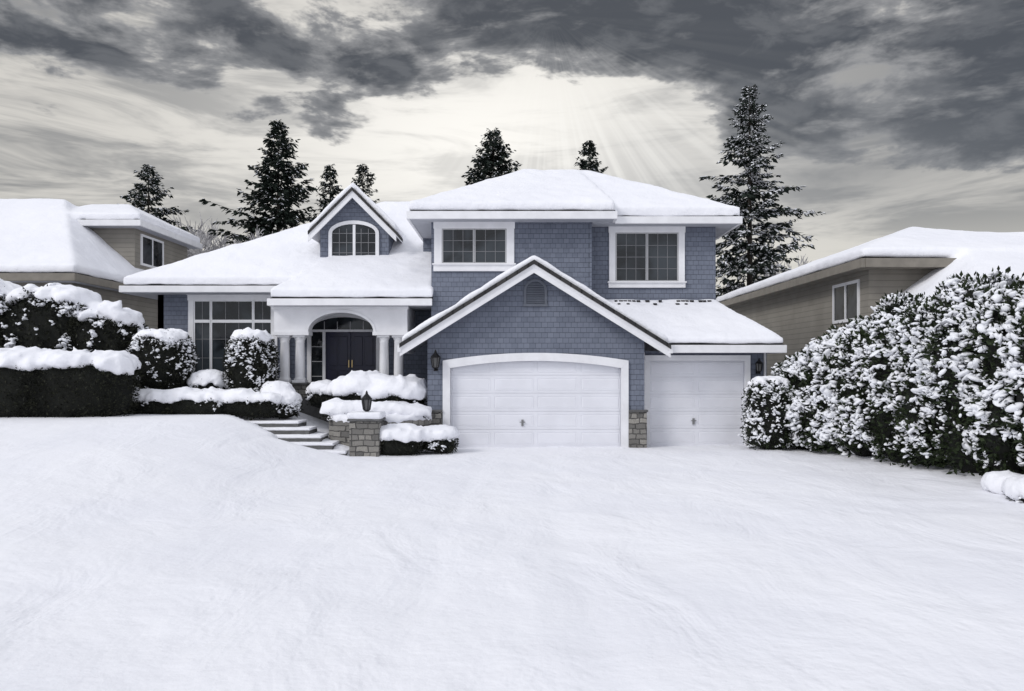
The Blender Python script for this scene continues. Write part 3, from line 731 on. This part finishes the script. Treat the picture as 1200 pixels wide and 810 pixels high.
# conifers
def conifer(name, x, y, z0, Hh, R, snow=.25, levels=46, per=6, tmin=.12, dens=26, seed=0, sz=1.0):
    global rng
    rng = np.random.default_rng(seed)
    S = empty(name)
    b = Bd(); b.lathe([(Hh*.014*(1-t)+.015, z0+Hh*t) for t in np.linspace(0, 1, 8)], x, y, 8)
    LP, LX, LS = [], [], []; SPp, SRr, SX = [], [], []
    ph = rng.uniform(0, 6.28, 4)
    for i in range(levels):
        t = tmin+(1-tmin)*(max(0.0, i+rng.uniform(-.35, .35))/(levels-1))**.95; t = min(max(t, tmin), .985)
        lv = rng.uniform(.75, 1.15)
        for k in range(per):
            az = i*2.4+k*6.283/per+rng.normal(0, .4)
            lob = 1+.20*math.sin(az*2+ph[0]+t*9)+.13*math.sin(az*3+ph[1]-t*17)
            L = R*(1-t)**.80*rng.uniform(.5, 1.12)*lv*lob+.15
            if rng.uniform() < .12: continue
            if rng.uniform() < .08: L *= 1.22
            d = np.array([math.cos(az), math.sin(az), 0]); sd = np.array([-d[1], d[0], 0])
            zz = z0+Hh*t+rng.normal(0, .10)
            base = np.array([x, y, zz]); rise = rng.uniform(.05, .40)*(1+.8*t)
            droop = rng.uniform(.35, .75)*(1-.6*t)
            f = lambda s: base+d*L*s+np.array([0, 0, L*(rise*s-droop*s*s+.12*s**4)])
            p0, p1, p2 = f(0), f(.55), f(.95)
            for q0, q1 in ((p0, p1), (p1, p2)):
                r = .018
                b.add([q0+sd*r, q0-sd*r, q0+[0,0,r], q1+sd*r*.6, q1-sd*r*.6, q1+[0,0,r*.6]], [(0,1,4,3),(1,2,5,4),(2,0,3,5)])
            n = max(8, int(dens*(.3+L/2.0)))
            s = rng.uniform(.06, 1.0, n)**.75
            pos = np.array([f(q) for q in s])
            side = rng.choice([-1, 1], n)
            ang = rng.uniform(.15, 1.1, n)
            X = d[None]*np.cos(ang)[:, None]+sd[None]*(np.sin(ang)*side)[:, None]
            X[:, 2] += rng.uniform(-.95, .25, n)
            ls = rng.uniform(.22, .55, n)*(.6+.25*min(L, 2.2))*(1.25-.6*s)*sz
            pos = pos+rng.normal(0, .035, (n, 3))
            LP.append(pos); LX.append(X); LS.append(ls)
            k2 = rng.uniform(size=n) < snow*rng.uniform(.3, 1.5)
            if k2.sum():
                SPp.append(pos[k2]+np.array([0, 0, .035])+X[k2]*(ls[k2]*.35)[:, None]); SX.append(X[k2]); SRr.append(ls[k2]*rng.uniform(.6, 1.0, k2.sum()))
    P = np.concatenate(LP); Xx = np.concatenate(LX); Sz = np.concatenate(LS)
    U = np.tile([0, 0, 1.0], (len(P), 1))+rng.normal(0, .5, (len(P), 3))
    b.build('trunk_and_limbs', BARK, S)
    inst('needles', DIA, frames(Xx, U, np.stack([Sz, Sz*1.2, Sz], 1)), P, NEEDLE, S)
    P = np.concatenate(SPp); Rr = np.concatenate(SRr); Xx = np.concatenate(SX)
    U = np.tile([0, 0, 1.0], (len(P), 1))+rng.normal(0, .2, (len(P), 3))
    inst('snow_on_branches', ICO1, frames(Xx, U, np.stack([Rr*.42, Rr*.15, Rr*.10], 1)), P, SNOWP, S, True)
    return S
conifer('spruce_tree', 13.0, 20, 0, 17.7, 5.0, .60, 50, 7, .10, 28, 1)
conifer('spruce_tree', -13.7, 23, 0, 16.7, 5.8, .09, 46, 7, .45, 30, 2)
conifer('spruce_tree', -21.3, 23, 0, 14.1, 5.2, .30, 44, 6, .4, 28, 3, .9)
conifer('spruce_tree', -11.6, 27, 0, 15.1, 3.8, .10, 40, 6, .5, 26, 4, .9)
conifer('spruce_tree', -9.7, 28, 0, 15.5, 3.4, .12, 40, 6, .5, 26, 5, .85)
conifer('spruce_tree', -1.2, 27, 0, 17.4, 7.4, .12, 42, 7, .6, 30, 6, .9)
conifer('spruce_tree', 5.1, 29, 0, 17.3, 5.4, .08, 38, 6, .6, 28, 7, .9)
conifer('spruce_tree', .9, 31, 0, 15.6, 4.6, .15, 38, 6, .6, 26, 8, .8)

def bare(name, x, y, z0, Hh, seed):
    rr = random.Random(seed); b = Bd()
    def seg(p, q, r0, r1):
        d = (q-p).normalized(); u = d.orthogonal().normalized(); w_ = d.cross(u); v = []
        for c_, r in ((p, r0), (q, r1)):
            for k in range(4):
                a = k*math.pi/2; v.append(c_+u*math.cos(a)*r+w_*math.sin(a)*r)
        b.add(v, [(0,1,5,4),(1,2,6,5),(2,3,7,6),(3,0,4,7)])
    def grow(p, d, L, r, lev):
        q = p+d*L; seg(p, q, r, r*.65)
        if lev == 0: return
        for k in range(rr.choice([2, 3, 3]) if lev > 1 else 5):
            nd = (d+Vector((rr.uniform(-.8, .8), rr.uniform(-.8, .8), rr.uniform(-.2, .45)))).normalized()
            grow(p+d*L*rr.uniform(.6, 1), nd, L*rr.uniform(.6, .85), max(.024, r*.6), lev-1)
    grow(Vector((x, y, z0)), Vector((0, 0, 1)), Hh*.30, .2, 6)
    b.build(name, FROST)
for i, (x, y, h) in enumerate([(-19.5,26,12.6),(-17.6,27,13.4),(-16.2,22,12.2),(-24,28,12),(15.8,26,11.0),(-13.0,20,12.6),(-18.4,29,13.8)]):
    bare('frosted_bare_tree', x, y, 0, h, i+3)

# ------------------------------------------------------------------ sky
wd = bpy.data.worlds.new('sky'); scene.world = wd; wd.use_nodes = True
try:
    wd.cycles.sampling_method = 'MANUAL'; wd.cycles.sample_map_resolution = 256
except Exception: pass
nt = wd.node_tree; nt.nodes.clear(); g = NG(nt)
wo = g.n('ShaderNodeOutputWorld')
tc = g.n('ShaderNodeTexCoord').outputs['Generated']
x, y, z = g.sep(tc)
az = g.m('ARCTAN2', x, y); el = g.m('ARCSINE', z)
pa = g.comb(g.m('ADD', g.m('MULTIPLY', az, 4.2), 2.3), g.m('MULTIPLY', el, 11.0), 0.0)
Na = g.noise(pa, 1.0, 6, .58, .25)
Nb = g.noise(pa, 3.1, 5, .6, .35)
Nc = g.noise(g.comb(g.m('MULTIPLY', az, 3.4), g.m('ADD', g.m('MULTIPLY', el, 14.0), 4.7), 0.0), .9, 4, .55, .5)
def gauss(a, ca, wa, e, ce, we):
    p = g.m('POWER', g.m('ABSOLUTE', g.m('DIVIDE', g.m('SUBTRACT', a, ca), wa)), 2.0)
    q = g.m('POWER', g.m('ABSOLUTE', g.m('DIVIDE', g.m('SUBTRACT', e, ce), we)), 2.0)
    return g.m('EXPONENT', g.m('MULTIPLY', g.m('ADD', p, q), -1.0))
def gauss1(a, ca, wa):
    p = g.m('POWER', g.m('ABSOLUTE', g.m('DIVIDE', g.m('SUBTRACT', a, ca), wa)), 2.0)
    return g.m('EXPONENT', g.m('MULTIPLY', p, -1.0))
front = g.ss(y, -.1, .4)
T = g.m('ADD', .300, g.m('MULTIPLY', gauss1(az, -.03, .26), .052))
T = g.m('SUBTRACT', T, g.ss(az, .18, .38, 0, .080))
T = g.m('ADD', T, g.m('MULTIPLY', g.m('SUBTRACT', Nc, .5), .16))
e2 = g.m('SUBTRACT', el, T)
bias = g.ss(e2, -.07, .05, -.38, .20)
bias = g.m('SUBTRACT', bias, g.m('MULTIPLY', gauss(az, -.19, .12, el, .415, .03), .22))
bias = g.m('SUBTRACT', bias, g.m('MULTIPLY', gauss(az, -.13, .14, el, .30, .05), .16))
cov = g.m('ADD', g.m('ADD', g.m('MULTIPLY', g.m('SUBTRACT', Na, .5), 1.9), g.m('MULTIPLY', g.m('SUBTRACT', Nb, .5), .65)), bias)
D = g.ss(cov, -.07, .08)
dk_ = g.mix(g.ss(cov, .0, .30), (.33, .33, .335), (.085, .090, .100))
dk_ = g.mix(g.ss(Nb, .46, .66, 0, .50), dk_, (.20, .205, .215))
glow = gauss(az, -.02, .34, el, .28, .15)
strk = g.noise(g.comb(g.m('MULTIPLY', az, 2.6), g.m('MULTIPLY', el, 15), 0.0), 1.5, 5, .62, .6)
veil = g.mix(g.ss(strk, .38, .62), (.29, .288, .285), (.66, .635, .59))
veil = g.mix(g.ss(el, .08, .20, .8, 0), veil, (.74, .71, .64))
veil = g.mix(g.m('MULTIPLY', glow, g.ss(strk, .34, .56, .66, 1.0)), veil, (1.06, 1.03, .97))
ra = g.m('ARCTAN2', g.m('SUBTRACT', az, .05), g.m('SUBTRACT', .43, el))
rn = g.noise(g.comb(g.m('MULTIPLY', ra, 8.0), 0.0, 0.0), 1.6, 2, .6)
rm = g.m('MULTIPLY', g.ss(rn, .40, .62, 0, .42), gauss(az, .11, .17, el, .25, .085))
col = g.mix(D, veil, dk_)
col = g.mix(g.m('MULTIPLY', gauss(az, .42, .16, el, .23, .05), .6), col, (.20, .205, .215))
col = g.mix(g.m('MULTIPLY', gauss(az, .17, .10, el, .24, .07), .5), col, (.42, .42, .42))
col = g.mix(rm, col, (1.05, 1.03, .98))
pe = g.noise(tc, 2.5, 2, .5)
even = g.mix(g.ss(pe, .35, .65), (.71, .735, .80), (.89, .91, .975))
up = g.ss(el, .50, .75)
back = g.m('SUBTRACT', 1.0, front)
msk = g.m('MAXIMUM', up, back)
col = g.mix(msk, col, even)
bg1 = g.n('ShaderNodeBackground'); g.put(bg1.inputs[0], col); bg1.inputs[1].default_value = 1.0
sky = g.n('ShaderNodeTexSky', sky_type='NISHITA'); sky.sun_disc = False
SE, SA = math.radians(38), math.radians(232)
sky.sun_elevation = SE; sky.sun_rotation = SA
bg2 = g.n('ShaderNodeBackground'); g.put(bg2.inputs[0], sky.outputs[0]); bg2.inputs[1].default_value = .08
mx = g.n('ShaderNodeMixShader'); mx.inputs[0].default_value = .06
nt.links.new(bg1.outputs[0], mx.inputs[1]); nt.links.new(bg2.outputs[0], mx.inputs[2]); nt.links.new(mx.outputs[0], wo.inputs[0])
sl = bpy.data.lights.new('sun', 'SUN'); sl.energy = 1.3; sl.angle = math.radians(18); sl.color = (1, .975, .945)
so = bpy.data.objects.new('sun', sl); COL.objects.link(so)
dv = Vector((math.sin(SA)*math.cos(SE), math.cos(SA)*math.cos(SE), math.sin(SE)))
so.rotation_euler = dv.to_track_quat('Z', 'Y').to_euler()

cam = bpy.data.cameras.new('camera'); co = bpy.data.objects.new('camera', cam); COL.objects.link(co)
co.location = (0, -22, 2.32); co.rotation_euler = (math.radians(90), 0, 0)
cam.lens = 27; cam.sensor_width = 36; cam.shift_y = 25/1200; cam.clip_end = 3000; cam.clip_start = .1
scene.camera = co
scene.view_settings.view_transform = 'Standard'
try: scene.view_settings.look = 'None'
except Exception: pass
scene.view_settings.exposure = 0
